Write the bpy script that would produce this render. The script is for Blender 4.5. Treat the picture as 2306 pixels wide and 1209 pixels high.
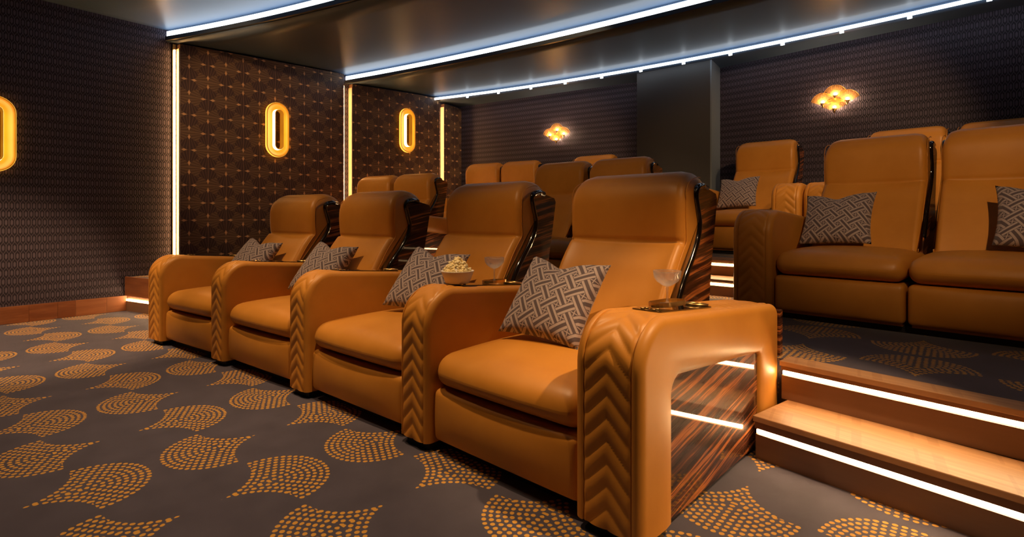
import bpy, bmesh, math, random
from mathutils import Vector, Matrix, noise as mnoise
random.seed(7)
PI = math.pi
for o in list(bpy.data.objects): bpy.data.objects.remove(o)
scene = bpy.context.scene
COL = scene.collection

# ------------------------------------------------------------------ camera, world, exposure
F_PX, HOR, HC, YAW = 1211.0, 485.0, 0.95, math.radians(39.5)
cam = bpy.data.cameras.new('camera'); camo = bpy.data.objects.new('camera', cam); COL.objects.link(camo)
cam.sensor_fit = 'HORIZONTAL'; cam.sensor_width = 36.0
cam.lens = F_PX / 2306 * 36.0
cam.shift_y = -(1209 / 2 - HOR) / 2306
cam.clip_start = 0.05; cam.clip_end = 60
camo.location = (0, 0, HC); camo.rotation_euler = (PI / 2, 0, YAW)
scene.camera = camo
w = bpy.data.worlds.new('world'); scene.world = w; w.use_nodes = True
w.node_tree.nodes['Background'].inputs[0].default_value = (0.02, 0.02, 0.025, 1)
w.node_tree.nodes['Background'].inputs[1].default_value = 0.3
vs = scene.view_settings
vs.view_transform = 'Standard'; vs.look = 'None'; vs.gamma = 1.0; vs.exposure = 0.58
vs.use_curve_mapping = False
WARM = (1.0, 0.62, 0.31)
AMBER = (1.0, 0.50, 0.16)
SPOT = 1.0

# ------------------------------------------------------------------ node expressions
class X:
    def __init__(s, nt, v): s.nt, s.v = nt, v
    def _m(s, op, *a):
        n = s.nt.nodes.new('ShaderNodeMath'); n.operation = op
        for i, q in enumerate((s,) + a):
            q = q.v if isinstance(q, X) else q
            if isinstance(q, (int, float)): n.inputs[i].default_value = q
            else: s.nt.links.new(q, n.inputs[i])
        return X(s.nt, n.outputs[0])
    def __add__(s, o): return s._m('ADD', o)
    __radd__ = __add__
    def __sub__(s, o): return s._m('SUBTRACT', o)
    def __rsub__(s, o): return X(s.nt, o)._m('SUBTRACT', s)
    def __mul__(s, o): return s._m('MULTIPLY', o)
    __rmul__ = __mul__
    def __truediv__(s, o): return s._m('DIVIDE', o)
    def __neg__(s): return s._m('MULTIPLY', -1.0)
    def floor(s): return s._m('FLOOR')
    def abs(s): return s._m('ABSOLUTE')
    def sin(s): return s._m('SINE')
    def cos(s): return s._m('COSINE')
    def sqrt(s): return s._m('SQRT')
    def mod(s, o): return s._m('FLOORED_MODULO', o)
    def atan2(s, o): return s._m('ARCTAN2', o)
    def min(s, o): return s._m('MINIMUM', o)
    def max(s, o): return s._m('MAXIMUM', o)
    def lt(s, o): return s._m('LESS_THAN', o)
    def gt(s, o): return s._m('GREATER_THAN', o)
    def pow(s, o): return s._m('POWER', o)
    def clamp(s): return s.max(0.0).min(1.0)
    def sel(s, a, b): return s * a + (1.0 - s) * b
def hyp(a, b): return (a * a + b * b).sqrt()
def smooth(e0, e1, x):
    n = x.nt.nodes.new('ShaderNodeMapRange'); n.interpolation_type = 'SMOOTHSTEP'
    n.inputs['From Min'].default_value = e0; n.inputs['From Max'].default_value = e1
    x.nt.links.new(x.v, n.inputs['Value']); return X(x.nt, n.outputs['Result'])

class Mat:
    def __init__(s, name):
        s.m = bpy.data.materials.new(name); s.m.use_nodes = True
        s.nt = s.m.node_tree; s.b = s.nt.nodes['Principled BSDF']; s.L = s.nt.links.new
    def set(s, **k):
        for n, v in k.items():
            n = {'col': 'Base Color', 'rough': 'Roughness', 'metal': 'Metallic', 'spec': 'Specular IOR Level', 'coat': 'Coat Weight',
                 'coatr': 'Coat Roughness', 'sheen': 'Sheen Weight', 'em': 'Emission Color', 'ems': 'Emission Strength',
                 'trans': 'Transmission Weight', 'ior': 'IOR', 'alpha': 'Alpha'}[n]
            if isinstance(v, X): s.L(v.v, s.b.inputs[n])
            elif hasattr(v, 'is_output'): s.L(v, s.b.inputs[n])
            else: s.b.inputs[n].default_value = tuple(v) + (1,) if isinstance(v, tuple) and len(v) == 3 else v
        return s
    def coords(s, kind='Object'):
        t = s.nt.nodes.new('ShaderNodeTexCoord'); p = s.nt.nodes.new('ShaderNodeSeparateXYZ')
        s.L(t.outputs[kind], p.inputs[0]); s.tc = t.outputs[kind]
        return [X(s.nt, p.outputs[i]) for i in range(3)]
    def vec(s, x, y, z):
        n = s.nt.nodes.new('ShaderNodeCombineXYZ')
        for i, q in enumerate((x, y, z)):
            if isinstance(q, X): s.L(q.v, n.inputs[i])
            else: n.inputs[i].default_value = q
        return n.outputs[0]
    def noise(s, vec, scale, detail=3, rough=0.55, dist=0.0):
        n = s.nt.nodes.new('ShaderNodeTexNoise'); n.inputs['Scale'].default_value = scale
        n.inputs['Detail'].default_value = detail; n.inputs['Roughness'].default_value = rough; n.inputs['Distortion'].default_value = dist
        if vec is not None: s.L(vec, n.inputs['Vector'])
        return X(s.nt, n.outputs['Fac'])
    def white(s, vec):
        n = s.nt.nodes.new('ShaderNodeTexWhiteNoise'); s.L(vec, n.inputs['Vector']); return X(s.nt, n.outputs['Value'])
    def ramp(s, f, stops):
        n = s.nt.nodes.new('ShaderNodeValToRGB'); e = n.color_ramp.elements
        while len(e) < len(stops): e.new(0.5)
        for q, (p, c) in zip(e, stops): q.position = p; q.color = tuple(c) + (1,)
        s.L(f.v, n.inputs[0]); return n.outputs[0]
    def mix(s, f, a, b):
        n = s.nt.nodes.new('ShaderNodeMix'); n.data_type = 'RGBA'
        s.L(f.v, n.inputs[0])
        for i, q in ((6, a), (7, b)):
            if isinstance(q, tuple): n.inputs[i].default_value = q + (1,)
            else: s.L(q, n.inputs[i])
        return n.outputs[2]
    def bump(s, h, strength=0.3, dist=0.01):
        n = s.nt.nodes.new('ShaderNodeBump'); n.inputs['Strength'].default_value = strength; n.inputs['Distance'].default_value = dist
        s.L(h.v, n.inputs['Height']); s.L(n.outputs[0], s.b.inputs['Normal']); return s
    def rand(s):
        n = s.nt.nodes.new('ShaderNodeObjectInfo'); return X(s.nt, n.outputs['Random'])

def plain(name, col, rough=0.5, **k): return Mat(name).set(col=col, rough=rough, **k).m
def emit(name, col, st):
    m = Mat(name); return m.set(col=(0, 0, 0), em=col, ems=st, rough=0.6).m

# leather
def mk_leather():
    m = Mat('tan_leather'); m.coords()
    n1 = m.noise(m.tc, 5.0, 3); n2 = m.noise(m.tc, 380.0, 2)
    c = m.ramp(n1, [(0.3, (0.55, 0.230, 0.031)), (0.7, (0.63, 0.276, 0.042))])
    m.set(col=c, rough=n1 * 0.15 + 0.36, spec=0.42)
    return m.bump(n2, 0.08, 0.001).m
LEATHER = mk_leather()
# macassar ebony veneer, lacquered
def mk_ebony():
    m = Mat('ebony_veneer'); x, y, z = m.coords(); r = m.rand()
    t = z - y * 0.17 + r * 3.0
    wav = m.noise(m.vec(x * 2.0, y * 3.0, z * 3.0), 1.0, 2)
    v = m.vec(x * 1.2, y * 1.3, t * 40.0 + wav * 1.0)
    n = m.noise(v, 1.0, 4, 0.62); fine = m.noise(m.vec(x * 4.0, y * 4.0, t * 190.0), 1.0, 3)
    f = n + (fine - 0.5) * 0.16
    c = m.ramp(f, [(0.36, (0.020, 0.007, 0.004)), (0.49, (0.065, 0.020, 0.009)), (0.535, (0.15, 0.044, 0.016)), (0.580, (0.52, 0.165, 0.040)), (0.65, (0.26, 0.078, 0.020))])
    return m.set(col=c, rough=0.55, coat=1.0, coatr=0.03, spec=0.12).m
EBONY = mk_ebony()
BLACKLAC = plain('black_lacquer', (0.008, 0.005, 0.004), 0.12, coat=1.0, coatr=0.04)
DARKBASE = plain('dark_plinth', (0.012, 0.010, 0.010), 0.6)
BRASS = plain('brushed_brass', (0.72, 0.46, 0.17), 0.34, metal=1.0)
# plain warm woods
def mk_wood(name, a, b, rough=0.4, sx=2.0, sz=30.0, rnd=0.0, vert=False):
    m = Mat(name); x, y, z = m.coords(); r = m.rand()
    v = m.vec(x * sx + r * 9.0, y * sx, z * sz) if not vert else m.vec(x * sx + r * 9.0, y * sz, z * sx)
    n = m.noise(v, 1.0, 4, 0.6); f = (n + (r - 0.5) * rnd)
    return m.set(col=m.ramp(f, [(0.3, a), (0.7, b)]), rough=rough).m
SKIRT = mk_wood('figured_skirting_veneer', (0.20, 0.062, 0.022), (0.34, 0.125, 0.048), 0.32, 3.0, 24.0, 0.5)
RISER = mk_wood('brown_riser', (0.20, 0.105, 0.060), (0.24, 0.130, 0.075), 0.45, 1.0, 12.0)
def mk_tread():
    m = Mat('oak_tread'); x, y, z = m.coords()
    n = m.noise(m.vec(x * 2.5, y * 60.0, z * 10.0), 1.0, 4, 0.65)
    p1 = ((x * 1.0 + y * 0.35).mod(0.235) - 0.1175).abs(); p2 = ((x + y * 0.35 + 0.06).mod(0.235) - 0.1175).abs()
    band = p1.lt(0.016).max(p2.lt(0.006)) * (y * 30.0).sin().gt(-0.35)
    c = m.ramp(n, [(0.3, (0.40, 0.21, 0.095)), (0.7, (0.56, 0.32, 0.155))])
    return m.set(col=m.mix(band * 0.28, c, (0.27, 0.13, 0.055)), rough=0.42).m
TREAD = mk_tread()
# carpet
def mk_carpet():
    m = Mat('dotted_fan_carpet'); x, y, z = m.coords('Object')
    a, b, r, wd = 0.4435, 0.4465, 0.205, 0.0225
    px, py = x + 1.893 + a / 2, y - 0.937 + b / 2
    i, j = (px / a).floor(), (py / b).floor()
    lx, ly = px - i * a - a / 2, py - j * b - b / 2
    par = (i + j).mod(2.0); sg = 1.0 - par * 2.0
    ly = ly * sg
    up = ly.gt(0.0)
    # convex half
    rad = hyp(lx, ly); k1 = ((r - rad) / wd).floor(); rc1 = r - (k1 + 0.5) * wd
    ang1 = ly.atan2(lx); n1 = (PI * rc1 / (wd * 1.05)).floor().max(1.0)
    t1 = ang1 * n1 / PI + (k1.mod(2.0)) * 0.5; du1 = (t1 - t1.floor() - 0.5) * PI * rc1 / n1; dv1 = rad - rc1
    in1 = rad.lt(r)
    # concave half
    ax = lx.abs(); qx, qy = r - ax, ly + r
    q = hyp(qx, qy); k2 = ((q - r) / wd).floor(); rc2 = r + (k2 + 0.5) * wd
    ang2 = qy.atan2(qx); n2 = (PI * 0.5 * rc2 / (wd * 1.05)).floor()
    t2 = ang2 * n2 / (PI * 0.5) + (k2.mod(2.0)) * 0.5; du2 = (t2 - t2.floor() - 0.5) * PI * 0.5 * rc2 / n2; dv2 = q - rc2
    in2 = q.gt(r) * ly.gt(-r) * ax.lt(r)
    du = up.sel(du1, du2); dv = up.sel(dv1, dv2); ins = up.sel(in1, in2)
    wob = m.noise(m.tc, 55.0, 1) * 0.006 - 0.003
    dot = (1.0 - smooth(0.0066, 0.0086, hyp(du * 0.92, dv) + wob)) * ins
    pile = m.noise(m.tc, 900.0, 2); mott = m.noise(m.tc, 7.0, 4)
    base = m.ramp(mott * 0.6 + pile * 0.4, [(0.3, (0.058, 0.054, 0.084)), (0.7, (0.098, 0.091, 0.135))])
    ylw = m.ramp(pile, [(0.3, (0.60, 0.30, 0.045)), (0.7, (0.76, 0.42, 0.075))])
    m.set(col=m.mix(dot, base, ylw), rough=0.95, spec=0.08, sheen=0.25)
    return m.bump(pile + dot * 0.6, 0.45, 0.004).m
CARPET = mk_carpet()
# dark embossed hexagon wallpaper: object coords, h = along wall, z up
def mk_hex(axis):
    m = Mat('hexagon_wallcloth'); x, y, z = m.coords(); h = x if axis == 0 else y
    pw, ph = 0.037, 0.074
    def cell(ox, oz):
        i = ((h + ox) / pw).floor(); j = ((z + oz) / (2 * ph)).floor()
        lx = ((h + ox) - (i + 0.5) * pw).abs(); lz = ((z + oz) - (j + 0.5) * (2 * ph)).abs()
        d = (lx * 2.0 / pw).max((lx * 2.0 / pw) * 0.5 + (lz * 2.0 / ph) * 0.62)
        return d
    d = cell(0.0, 0.0).min(cell(pw / 2, ph))
    ring = smooth(0.40, 0.48, d) * (1.0 - smooth(0.76, 0.86, d))
    blot = m.noise(m.tc, 2.2, 3); fine = m.noise(m.tc, 260.0, 2)
    c = m.mix(ring, (0.105, 0.082, 0.112), (0.022, 0.016, 0.025))
    m.set(col=m.mix((blot - 0.35).clamp() * 0.5, c, (0.044, 0.034, 0.047)), rough=0.62, spec=0.3)
    return m.bump(ring * 1.0 + fine * 0.15, 0.5, 0.004).m
HEXY, HEXX = mk_hex(1), mk_hex(0)
# fan wallpaper on panels
def mk_fan():
    m = Mat('fan_motif_wallpaper'); x, y, z = m.coords()
    a = 0.1885; r = a / 2
    def site(h, v):
        i, j = (h / a).floor(), (v / a).floor()
        return i, j, h - (i + 0.5) * a, v - (j + 0.5) * a
    H, V = y + 0.02, z + 0.045
    # vertical pelta cells: dome centres at (i a, (j+.5) a)
    i, j, lx, ly = site(H + a / 2, V)
    sg = 1.0 - (i + j).mod(2.0) * 2.0; ly = ly * sg
    inV = ly.gt(0.0).sel(hyp(lx, ly).lt(r), hyp(lx.abs() - r, ly + r).gt(r))
    angV = lx.atan2(ly + r + 0.012)
    i2, j2, mx, my = site(H, V + a / 2)
    s2 = (i2 + j2).mod(2.0) * 2.0 - 1.0; mx = mx * s2
    angH = my.atan2(mx + r + 0.012)
    lineV = smooth(0.25, 0.8, (angV * 34.0).sin()); lineH = smooth(0.25, 0.8, (angH * 34.0).sin())
    # diamonds at the cusps
    def dia(u, v):  # v along the long axis
        e = (u.abs() / 0.0185).pow(0.80) + ((v - 0.048).abs() / 0.033).pow(0.80)
        tail = (u.abs().lt(0.0011)) * 0.35
        return (1.0 - smooth(0.9, 1.06, e)).max(tail)
    dv = dia(lx, ly + r) * inV; dh = dia(my, mx + r) * (1.0 - inV)
    edge = inV.sel(hyp(lx, ly), hyp(mx, my)); rim = (edge - r).abs().lt(0.0018)
    cV = m.mix(lineV, (0.095, 0.052, 0.040), (0.170, 0.092, 0.060)); cH = m.mix(lineH, (0.170, 0.094, 0.052), (0.260, 0.148, 0.078))
    c = m.mix(inV, cH, cV); c = m.mix(rim * 0.35, c, (0.18, 0.09, 0.04))
    c = m.mix(dv.max(dh), c, (0.85, 0.46, 0.20))
    return m.set(col=c, rough=0.55, spec=0.3).m
FANWALL = mk_fan()
CEIL = None
def mk_ceil():
    m = Mat('satin_ceiling'); m.coords(); n = m.noise(m.tc, 0.9, 2)
    m.set(col=m.ramp(n, [(0.3, (0.090, 0.145, 0.235)), (0.7, (0.115, 0.170, 0.260))]), rough=0.40, spec=0.35)
    return m.m
CEIL = mk_ceil()
CEILLIP = plain('ceiling_lip', (0.045, 0.055, 0.062), 0.4)
COLUMN = plain('column_paint', (0.070, 0.068, 0.068), 0.7)
COLEDGE = plain('column_side', (0.20, 0.235, 0.27), 0.6)
DARKWALL = plain('dark_wall', (0.03, 0.025, 0.028), 0.8)
REVEAL = plain('pale_reveal', (0.55, 0.42, 0.30), 0.6)
WHITEPL = plain('white_plastic', (0.78, 0.80, 0.82), 0.4)
LED_COOL = emit('cool_led', (0.80, 0.90, 1.0), 3.2)
LED_STEP = emit('step_led', (1.0, 0.63, 0.30), 30.0)
LED_VERT = emit('wall_led', (1.0, 0.52, 0.18), 30.0)
LED_RING = emit('ring_led', (1.0, 0.60, 0.22), 6.0)
LED_RIM = emit('ring_rim_led', (1.0, 0.44, 0.05), 1.3)
BULB = emit('bulb', (1.0, 0.66, 0.38), 200.0)
LENS = emit('downlight_lens', (1.0, 0.7, 0.4), 6.0)
def mk_amber_glow():
    m = Mat('amber_ring'); m.coords(); n = m.noise(m.tc, 6.0, 2)
    return m.set(col=(0.62, 0.22, 0.015), rough=0.35, em=(1.0, 0.40, 0.02), ems=n * 0.22 + 0.10).m
RINGMAT = mk_amber_glow()
def mk_shade():
    m = Mat('bubbled_amber_glass'); m.coords()
    n = m.noise(m.tc, 140.0, 2)
    nt = m.nt; tr = nt.nodes.new('ShaderNodeBsdfTransparent'); tl = nt.nodes.new('ShaderNodeBsdfTranslucent'); gl = nt.nodes.new('ShaderNodeBsdfGlossy')
    tr.inputs[0].default_value = (1.0, 0.72, 0.36, 1); tl.inputs[0].default_value = (1.0, 0.45, 0.09, 1); gl.inputs['Roughness'].default_value = 0.15
    m1 = nt.nodes.new('ShaderNodeMixShader'); m2 = nt.nodes.new('ShaderNodeMixShader')
    m.L((n * 0.5 - 0.02).clamp().v, m1.inputs[0]); m.L(tr.outputs[0], m1.inputs[1]); m.L(tl.outputs[0], m1.inputs[2])
    m2.inputs[0].default_value = 0.08; m.L(m1.outputs[0], m2.inputs[1]); m.L(gl.outputs[0], m2.inputs[2])
    m.L(m2.outputs[0], nt.nodes['Material Output'].inputs[0]); return m.m
SHADE = mk_shade()
def mk_glass():
    m = Mat('thin_clear_glass'); nt = m.nt
    tr = nt.nodes.new('ShaderNodeBsdfTransparent'); gl = nt.nodes.new('ShaderNodeBsdfGlossy'); df = nt.nodes.new('ShaderNodeBsdfTranslucent'); lw = nt.nodes.new('ShaderNodeFresnel')
    tr.inputs[0].default_value = (0.97, 0.96, 0.95, 1); gl.inputs['Roughness'].default_value = 0.05; df.inputs[0].default_value = (0.95, 0.90, 0.86, 1); lw.inputs[0].default_value = 1.55
    a = nt.nodes.new('ShaderNodeMixShader'); b = nt.nodes.new('ShaderNodeMixShader')
    a.inputs[0].default_value = 0.20; m.L(tr.outputs[0], a.inputs[1]); m.L(df.outputs[0], a.inputs[2])
    m.L((X(nt, lw.outputs[0]) * 0.45).clamp().v, b.inputs[0]); m.L(a.outputs[0], b.inputs[1]); m.L(gl.outputs[0], b.inputs[2])
    m.L(b.outputs[0], nt.nodes['Material Output'].inputs[0]); return m.m
GLASS = mk_glass()
CERAMIC = plain('white_ceramic', (0.80, 0.74, 0.66), 0.35)
def mk_pop():
    m = Mat('popcorn'); m.coords(); n = m.noise(m.tc, 60.0, 2)
    return m.set(col=m.ramp(n, [(0.25, (0.72, 0.42, 0.10)), (0.45, (0.90, 0.74, 0.36)), (0.7, (0.95, 0.86, 0.58))]), rough=0.7).m
POP = mk_pop()
def mk_weave():
    m = Mat('basketweave_fabric'); x, y, z = m.coords('UV')
    k = 6.6; ca, sa = math.cos(math.radians(38)), math.sin(math.radians(38))
    U, V = (x * ca + y * sa) * k, (y * ca - x * sa) * k
    # strips along U (period in V) and along V (period in U), alternately over and under
    fu, fv = U - U.floor() - 0.5, V - V.floor() - 0.5
    par = (U.floor() + V.floor()).mod(2.0)
    su, sv = fv.abs().lt(0.315), fu.abs().lt(0.315)
    # decide which strip is on top
    topU = su * (1.0 - sv * (1.0 - par)); topV = sv * (1.0 - su * par)
    def stripes(t): return smooth(0.10, 0.13, t.abs()) * (1.0 - smooth(0.27, 0.29, t.abs()))
    cu_, cv_ = stripes(fv), stripes(fu)
    gap = ((U.mod(1.0) - 0.5).abs() - (V.mod(1.0) - 0.5).abs()).abs().lt(0.045)
    val = topU.sel(cu_, topV.sel(cv_, gap * 1.0))
    fine = m.noise(m.vec(x * 90.0, y * 260.0, 0.0), 1.0, 2)
    c = m.mix(val, (0.095, 0.074, 0.086), (0.42, 0.345, 0.33))
    m.set(col=m.mix((fine - 0.4).clamp() * 0.6, c, (0.20, 0.15, 0.15)), rough=0.75, sheen=0.2, spec=0.2)
    return m.bump(val + fine * 0.5, 0.35, 0.002).m
WEAVE = mk_weave()

# ------------------------------------------------------------------ mesh helpers
def link(name, me, mat, parent=None, smooth_=False):
    o = bpy.data.objects.new(name, me); COL.objects.link(o)
    if mat is not None and not me.materials: me.materials.append(mat)
    if smooth_:
        for p in me.polygons: p.use_smooth = True
    if parent is not None: o.parent = parent
    return o
def from_bm(bm, name, recalc=True):
    if recalc: bmesh.ops.recalc_face_normals(bm, faces=bm.faces)
    me = bpy.data.meshes.new(name); bm.to_mesh(me); bm.free(); return me
def bbox(bm, x0, x1, y0, y1, z0, z1):
    vs_ = [bm.verts.new(p) for p in ((x0, y0, z0), (x1, y0, z0), (x1, y1, z0), (x0, y1, z0), (x0, y0, z1), (x1, y0, z1), (x1, y1, z1), (x0, y1, z1))]
    for f in ((0, 3, 2, 1), (4, 5, 6, 7), (0, 1, 5, 4), (1, 2, 6, 5), (2, 3, 7, 6), (3, 0, 4, 7)): bm.faces.new([vs_[i] for i in f])
def box(x0, x1, y0, y1, z0, z1, bev=0.0, seg=2, name='box'):
    bm = bmesh.new(); bbox(bm, x0, x1, y0, y1, z0, z1)
    if bev: bmesh.ops.bevel(bm, geom=bm.edges[:], offset=bev, segments=seg, affect='EDGES', profile=0.6)
    return from_bm(bm, name)
def prism(pts, z0, z1, bev=0.0, name='prism'):
    """polygon in xy extruded in z"""
    bm = bmesh.new(); a = [bm.verts.new((x, y, z0)) for x, y in pts]; b = [bm.verts.new((x, y, z1)) for x, y in pts]
    bm.faces.new(a); bm.faces.new(b); n = len(pts)
    for i in range(n): bm.faces.new((a[i], a[(i + 1) % n], b[(i + 1) % n], b[i]))
    if bev: bmesh.ops.bevel(bm, geom=bm.edges[:], offset=bev, segments=2, affect='EDGES')
    bmesh.ops.recalc_face_normals(bm, faces=bm.faces)
    bmesh.ops.triangulate(bm, faces=[f for f in bm.faces if len(f.verts) > 4])
    return from_bm(bm, name)
def prism_x(pts, x0, x1, name='prism', bev=0.0):
    """polygon in (y,z) extruded in x"""
    bm = bmesh.new(); a = [bm.verts.new((x0, y, z)) for y, z in pts]; b = [bm.verts.new((x1, y, z)) for y, z in pts]
    bm.faces.new(a); bm.faces.new(b); n = len(pts)
    for i in range(n): bm.faces.new((a[i], a[(i + 1) % n], b[(i + 1) % n], b[i]))
    bmesh.ops.recalc_face_normals(bm, faces=bm.faces)
    if bev: bmesh.ops.bevel(bm, geom=bm.edges[:], offset=bev, segments=2, affect='EDGES')
    bmesh.ops.triangulate(bm, faces=[f for f in bm.faces if len(f.verts) > 4])
    return from_bm(bm, name)
def grid(fn, nu, nv, closed_u=False, name='grid', bm=None):
    own = bm is None
    if own: bm = bmesh.new()
    V = [[bm.verts.new(fn(i, j)) for j in range(nv)] for i in range(nu)]
    for i in range(nu if closed_u else nu - 1):
        for j in range(nv - 1):
            i2 = (i + 1) % nu
            bm.faces.new((V[i][j], V[i2][j], V[i2][j + 1], V[i][j + 1]))
    return V if not own else from_bm(bm, name)
def lathe(prof, n=32, name='lathe'):
    bm = bmesh.new()
    V = [[bm.verts.new((r * math.cos(2 * PI * i / n), r * math.sin(2 * PI * i / n), z)) for r, z in prof] for i in range(n)]
    for i in range(n):
        for j in range(len(prof) - 1):
            bm.faces.new((V[i][j], V[(i + 1) % n][j], V[(i + 1) % n][j + 1], V[i][j + 1]))
    bmesh.ops.remove_doubles(bm, verts=bm.verts, dist=1e-6)
    return from_bm(bm, name)
def tube(pts, rad, n=8, name='tube', flat=1.0):
    pts = [Vector(p) for p in pts]; bm = bmesh.new(); rings = []
    up = Vector((1, 0, 0))
    for i, p in enumerate(pts):
        t = (pts[min(i + 1, len(pts) - 1)] - pts[max(i - 1, 0)]).normalized()
        a = up - t * up.dot(t)
        if a.length < 1e-3: a = Vector((0, 0, 1)) - t * t.z
        a.normalize(); b = t.cross(a)
        rings.append([bm.verts.new(p + a * rad * flat * math.cos(2 * PI * k / n) + b * rad * math.sin(2 * PI * k / n)) for k in range(n)])
    for i in range(len(rings) - 1):
        for k in range(n): bm.faces.new((rings[i][k], rings[i][(k + 1) % n], rings[i + 1][(k + 1) % n], rings[i + 1][k]))
    bm.faces.new(rings[0]); bm.faces.new(rings[-1])
    return from_bm(bm, name)
def softbox(x0, x1, y0, y1, z0, z1, r, crown=0.0, fcrown=0.0, n=10, name='soft'):
    """rounded cushion box; crown lifts the top middle, fcrown bulges the front (-y)"""
    def samples(a, b):
        c = 4; out = [a + r * (1 - math.cos(PI / 2 * i / c)) for i in range(c)]
        out += [a + r + (b - a - 2 * r) * i / n for i in range(n + 1)]
        out += [b - r * (1 - math.cos(PI / 2 * (c - 1 - i) / c)) for i in range(c)]
        return out
    S = [samples(x0, x1), samples(y0, y1), samples(z0, z1)]
    lo, hi = (x0, y0, z0), (x1, y1, z1); bm = bmesh.new(); cache = {}
    def vert(p):
        k = tuple(round(q, 6) for q in p)
        if k in cache: return cache[k]
        q = [min(max(p[i], lo[i] + r), hi[i] - r) for i in range(3)]
        d = Vector([p[i] - q[i] for i in range(3)])
        v = Vector(q) + (d.normalized() * r if d.length > 1e-9 else d)
        ex = max(0, 1 - ((v.x - (x0 + x1) / 2) / ((x1 - x0) / 2)) ** 2); ey = max(0, 1 - ((v.y - (y0 + y1) / 2) / ((y1 - y0) / 2)) ** 2)
        ez = max(0, 1 - ((v.z - (z0 + z1) / 2) / ((z1 - z0) / 2)) ** 2)
        tz = (v.z - z0) / (z1 - z0); ty = 1 - (v.y - y0) / (y1 - y0)
        v.z += crown * math.sqrt(ex * ey) * tz; v.y -= fcrown * math.sqrt(ex) * ez * max(0, ty) ** 2
        cache[k] = bm.verts.new(v); return cache[k]
    for ax in range(3):
        u, w_ = (ax + 1) % 3, (ax + 2) % 3
        for side in (lo[ax], hi[ax]):
            for i in range(len(S[u]) - 1):
                for j in range(len(S[w_]) - 1):
                    q = []
                    for a, b in ((i, j), (i + 1, j), (i + 1, j + 1), (i, j + 1)):
                        p = [0, 0, 0]; p[ax] = side; p[u] = S[u][a]; p[w_] = S[w_][b]; q.append(vert(p))
                    bm.faces.new(q)
    return from_bm(bm, name)
def thing(name, label, cat, loc=(0, 0, 0), rz=0.0, group=None):
    o = bpy.data.objects.new(name, None); COL.objects.link(o); o.empty_display_size = 0.1
    o.location = loc; o.rotation_euler = (0, 0, rz); o['label'] = label; o['category'] = cat
    if group: o['group'] = group
    return o
def tag(o, label, cat, group=None):
    o['label'] = label; o['category'] = cat
    if group: o['group'] = group
    return o
def struct(name, me, mat, parent=None):
    o = link(name, me, mat, parent)
    if parent is None: o['kind'] = 'structure'
    return o
def dup(o, parent=None):
    c = o.copy(); COL.objects.link(c); c.parent = parent
    for ch in list(o.children): dup(ch, c)
    return c

# ------------------------------------------------------------------ the room shell
XL, XR, YF, YB = -6.40, 1.06, -2.7, 6.9
X0 = -2.67
RC = 22.0
a1 = lambda x: 2.966 - (x + 1.0) ** 2 / 32
a2 = lambda x: 4.63 - (x + 1.6) ** 2 / 54
a3 = lambda x: 6.22 - (x + 2.4) ** 2 / 34
Z2, Z3 = 0.335, 0.585

fl = struct('floor', box(XL - 0.2, XR + 0.2, YF, YB, -0.1, 0.0), CARPET)
struct('wall_left', box(XL - 0.2, XL, YF, YB, 0, 3.1), HEXY)
struct('wall_right', box(XR, XR + 0.2, YF, YB, 0, 3.1), HEXY)
struct('wall_front', box(XL - 0.2, XR + 0.2, YF - 0.2, YF, 0, 3.1), DARKWALL)
wl = bpy.data.objects['wall_left']
# back walls, slightly splayed either side of the column
def wall_between(name, p, q, mat, h=3.1, th=0.15):
    d = Vector((q[0] - p[0], q[1] - p[1], 0)); L = d.length
    o = struct(name, box(0, L, 0, th, 0, h), mat); o.location = (p[0], p[1], 0); o.rotation_euler = (0, 0, math.atan2(d.y, d.x)); return o
wb1 = wall_between('wall_back', (XL - 0.05, 6.34), (-3.05, 6.665), HEXX)
wb2 = wall_between('wall_back_right', (-2.35, 6.665), (XR + 0.05, 6.30), HEXX)
col = struct('wall_column', box(-3.16, -2.22, 6.36, 6.80, 0, 2.95), COLUMN)
cs = link('column_edge', box(-2.222, -2.205, 6.355, 6.80, 0, 2.95), COLEDGE, col)

# ceiling: sails that rise towards the back and drop at each lit cove
def sail(name, fa, za, fb, zb, n=40, th=0.1):
    xs = [XL - 0.1 + (XR - XL + 0.2) * i / n for i in range(n + 1)]
    bm = bmesh.new()
    rows = []
    for x in xs:
        ya, yb = fa(x), fb(x)
        col_ = []
        for k in range(7):
            t = k / 6; z = za + (zb - za) * t + 0.012 * math.sin(PI * t)
            col_.append(bm.verts.new((x, ya + (yb - ya) * t, z)))
        col_.append(bm.verts.new((x, yb, zb + th))); col_.append(bm.verts.new((x, ya, za + th + 0.12)))
        rows.append(col_)
    for i in range(n):
        for k in range(9):
            k2 = (k + 1) % 9
            bm.faces.new((rows[i][k], rows[i][k2], rows[i + 1][k2], rows[i + 1][k]))
    bm.faces.new(rows[0]); bm.faces.new(rows[-1])
    bmesh.ops.recalc_face_normals(bm, faces=bm.faces); bmesh.ops.triangulate(bm, faces=[f for f in bm.faces if len(f.verts) > 4])
    o = struct(name, from_bm(bm, name), CEIL); 
    for p in o.data.polygons: p.use_smooth = abs(p.normal.z) > 0.9 and p.normal.z < 0
    return o
def band(f, dy, z0, z1, xa, xb, th=0.012, n=60, name='band'):
    xs = [xa + (xb - xa) * i / n for i in range(n + 1)]; bm = bmesh.new(); R = []
    for x in xs:
        y = f(x) - dy; R.append([bm.verts.new(p) for p in ((x, y, z0), (x, y + th, z0), (x, y + th, z1), (x, y, z1))])
    for i in range(n):
        for k in range(4): bm.faces.new((R[i][k], R[i][(k + 1) % 4], R[i + 1][(k + 1) % 4], R[i + 1][k]))
    bm.faces.new(R[0]); bm.faces.new(R[-1])
    return from_bm(bm, name)
yfront = lambda x: YF - 0.05
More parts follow.
